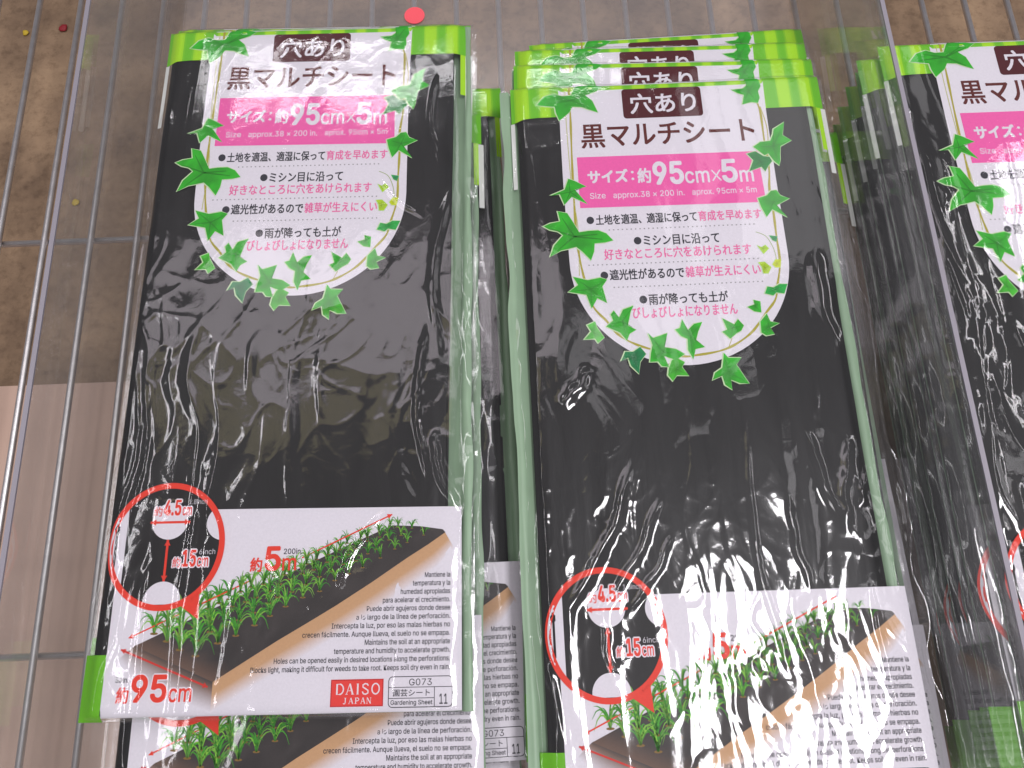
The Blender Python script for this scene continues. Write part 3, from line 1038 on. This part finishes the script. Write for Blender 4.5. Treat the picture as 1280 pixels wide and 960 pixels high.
tray = bpy.data.objects.new('clear_tray', None)
C.objects.link(tray)
tray.location = (0, 0, -.0165)
tag(tray, 'clear acrylic tray with upright side walls holding the left and middle piles', 'display tray')
XL, XR, YF, YB = -.2135, .1985, -.22, .56
link('tray_floor', box_mesh('tray_floor', XL + .002, YF, -.0030, XR - .002, YB, 0), ACRYL_BASE, tray)
for nm, x in (('side_wall', XL), ('side_wall', XR)):
    wl = link(nm, box_mesh(nm, x - .001, YF, -.0030, x + .001, YB, .1005), ACRYL, tray)
    rod = box_mesh('polished_edge', x - .0011, YF, .1006, x + .0011, YB, .1016)
    link('polished_edge', rod, ACRYL_EDGE, wl)


def floor_mat():
    m, nt, b = new_mat('dirty_brown_board')
    tc = N(nt, 'ShaderNodeTexCoord')
    n1 = N(nt, 'ShaderNodeTexNoise', Scale=14.0, Detail=7.0, Roughness=.62)
    n2 = N(nt, 'ShaderNodeTexNoise', Scale=120.0, Detail=5.0, Roughness=.7)
    nt.links.new(tc.outputs['Object'], n1.inputs['Vector'])
    nt.links.new(tc.outputs['Object'], n2.inputs['Vector'])
    r1 = N(nt, 'ShaderNodeValToRGB')
    r1.color_ramp.elements[0].position = .35
    r1.color_ramp.elements[0].color = (*lin(112, 90, 70), 1)
    r1.color_ramp.elements[1].position = .68
    r1.color_ramp.elements[1].color = (*lin(170, 142, 112), 1)
    nt.links.new(n1.outputs['Fac'], r1.inputs[0])
    r2 = N(nt, 'ShaderNodeValToRGB')
    r2.color_ramp.elements[0].position = .30
    r2.color_ramp.elements[0].color = (.66, .63, .6, 1)
    r2.color_ramp.elements[1].position = .52
    r2.color_ramp.elements[1].color = (1, 1, 1, 1)
    nt.links.new(n2.outputs['Fac'], r2.inputs[0])
    mx = N(nt, 'ShaderNodeMix', data_type='RGBA', blend_type='MULTIPLY')
    mx.inputs[0].default_value = 1
    nt.links.new(r1.outputs[0], mx.inputs[6])
    nt.links.new(r2.outputs[0], mx.inputs[7])
    nt.links.new(mx.outputs[2], b.inputs['Base Color'])
    b.inputs['Roughness'].default_value = .7
    return m


fl = link('floor', raw('floor', [(-6, -6, 0), (6, -6, 0), (6, 6, 0), (-6, 6, 0)], [(0, 1, 2, 3)]), floor_mat())
fl.location = (0, 0, -.14)
tag(fl, kind='structure')
bd = link('lower_board', box_mesh('lower_board', -.75, -.55, -.012, -.16, .179, 0), plain('pinkish_beige_board', lin(200, 170, 152), .6, noise=(30, .86, 1.1)))
bd.location = (0, 0, -.1)
tag(bd, kind='structure')

# small litter on the brown floor
def crumb(x, y, r, mat, label, cat):
    import bmesh
    bm = bmesh.new()
    bmesh.ops.create_icosphere(bm, subdivisions=2, radius=r)
    for v in bm.verts:
        v.co *= 1 + .35 * float(vnoise(v.co.x / r * 1.3, v.co.y / r * 1.3 + v.co.z / r, int(x * 1e3) % 97))
        v.co.z *= .35
    me = bpy.data.meshes.new('crumb')
    bm.to_mesh(me)
    bm.free()
    o = link('crumb', me, mat, None, True)
    o.location = (x, y, -.14 + r * .4)
    tag(o, label, cat)


YEL = plain('yellow_scrap', lin(210, 180, 50), .6)
REDM = plain('red_scrap', lin(150, 30, 40), .6)

# coral round sticker
st = link('round_sticker', rod_mesh('round_sticker', (0, 0, 0), (0, 0, .0006), .0068, 40), CORAL)
st.location = (-.0556, .4015, -.0162)
tag(st, 'round coral red sticker on the clear tray floor just behind the left pile', 'sticker')

for x, y, r, m, l, c in ((-.342, .345, .0030, YEL, 'small yellow scrap lying on the brown floor beneath the rack', 'scrap'),
                         (-.406, .513, .0030, YEL, 'tiny yellow scrap on the floor near the far corner of the rack', 'scrap'),
                         (-.374, .516, .0036, REDM, 'tiny dark red scrap on the floor at the far end', 'scrap')):
    crumb(x, y, r, m, l, c)
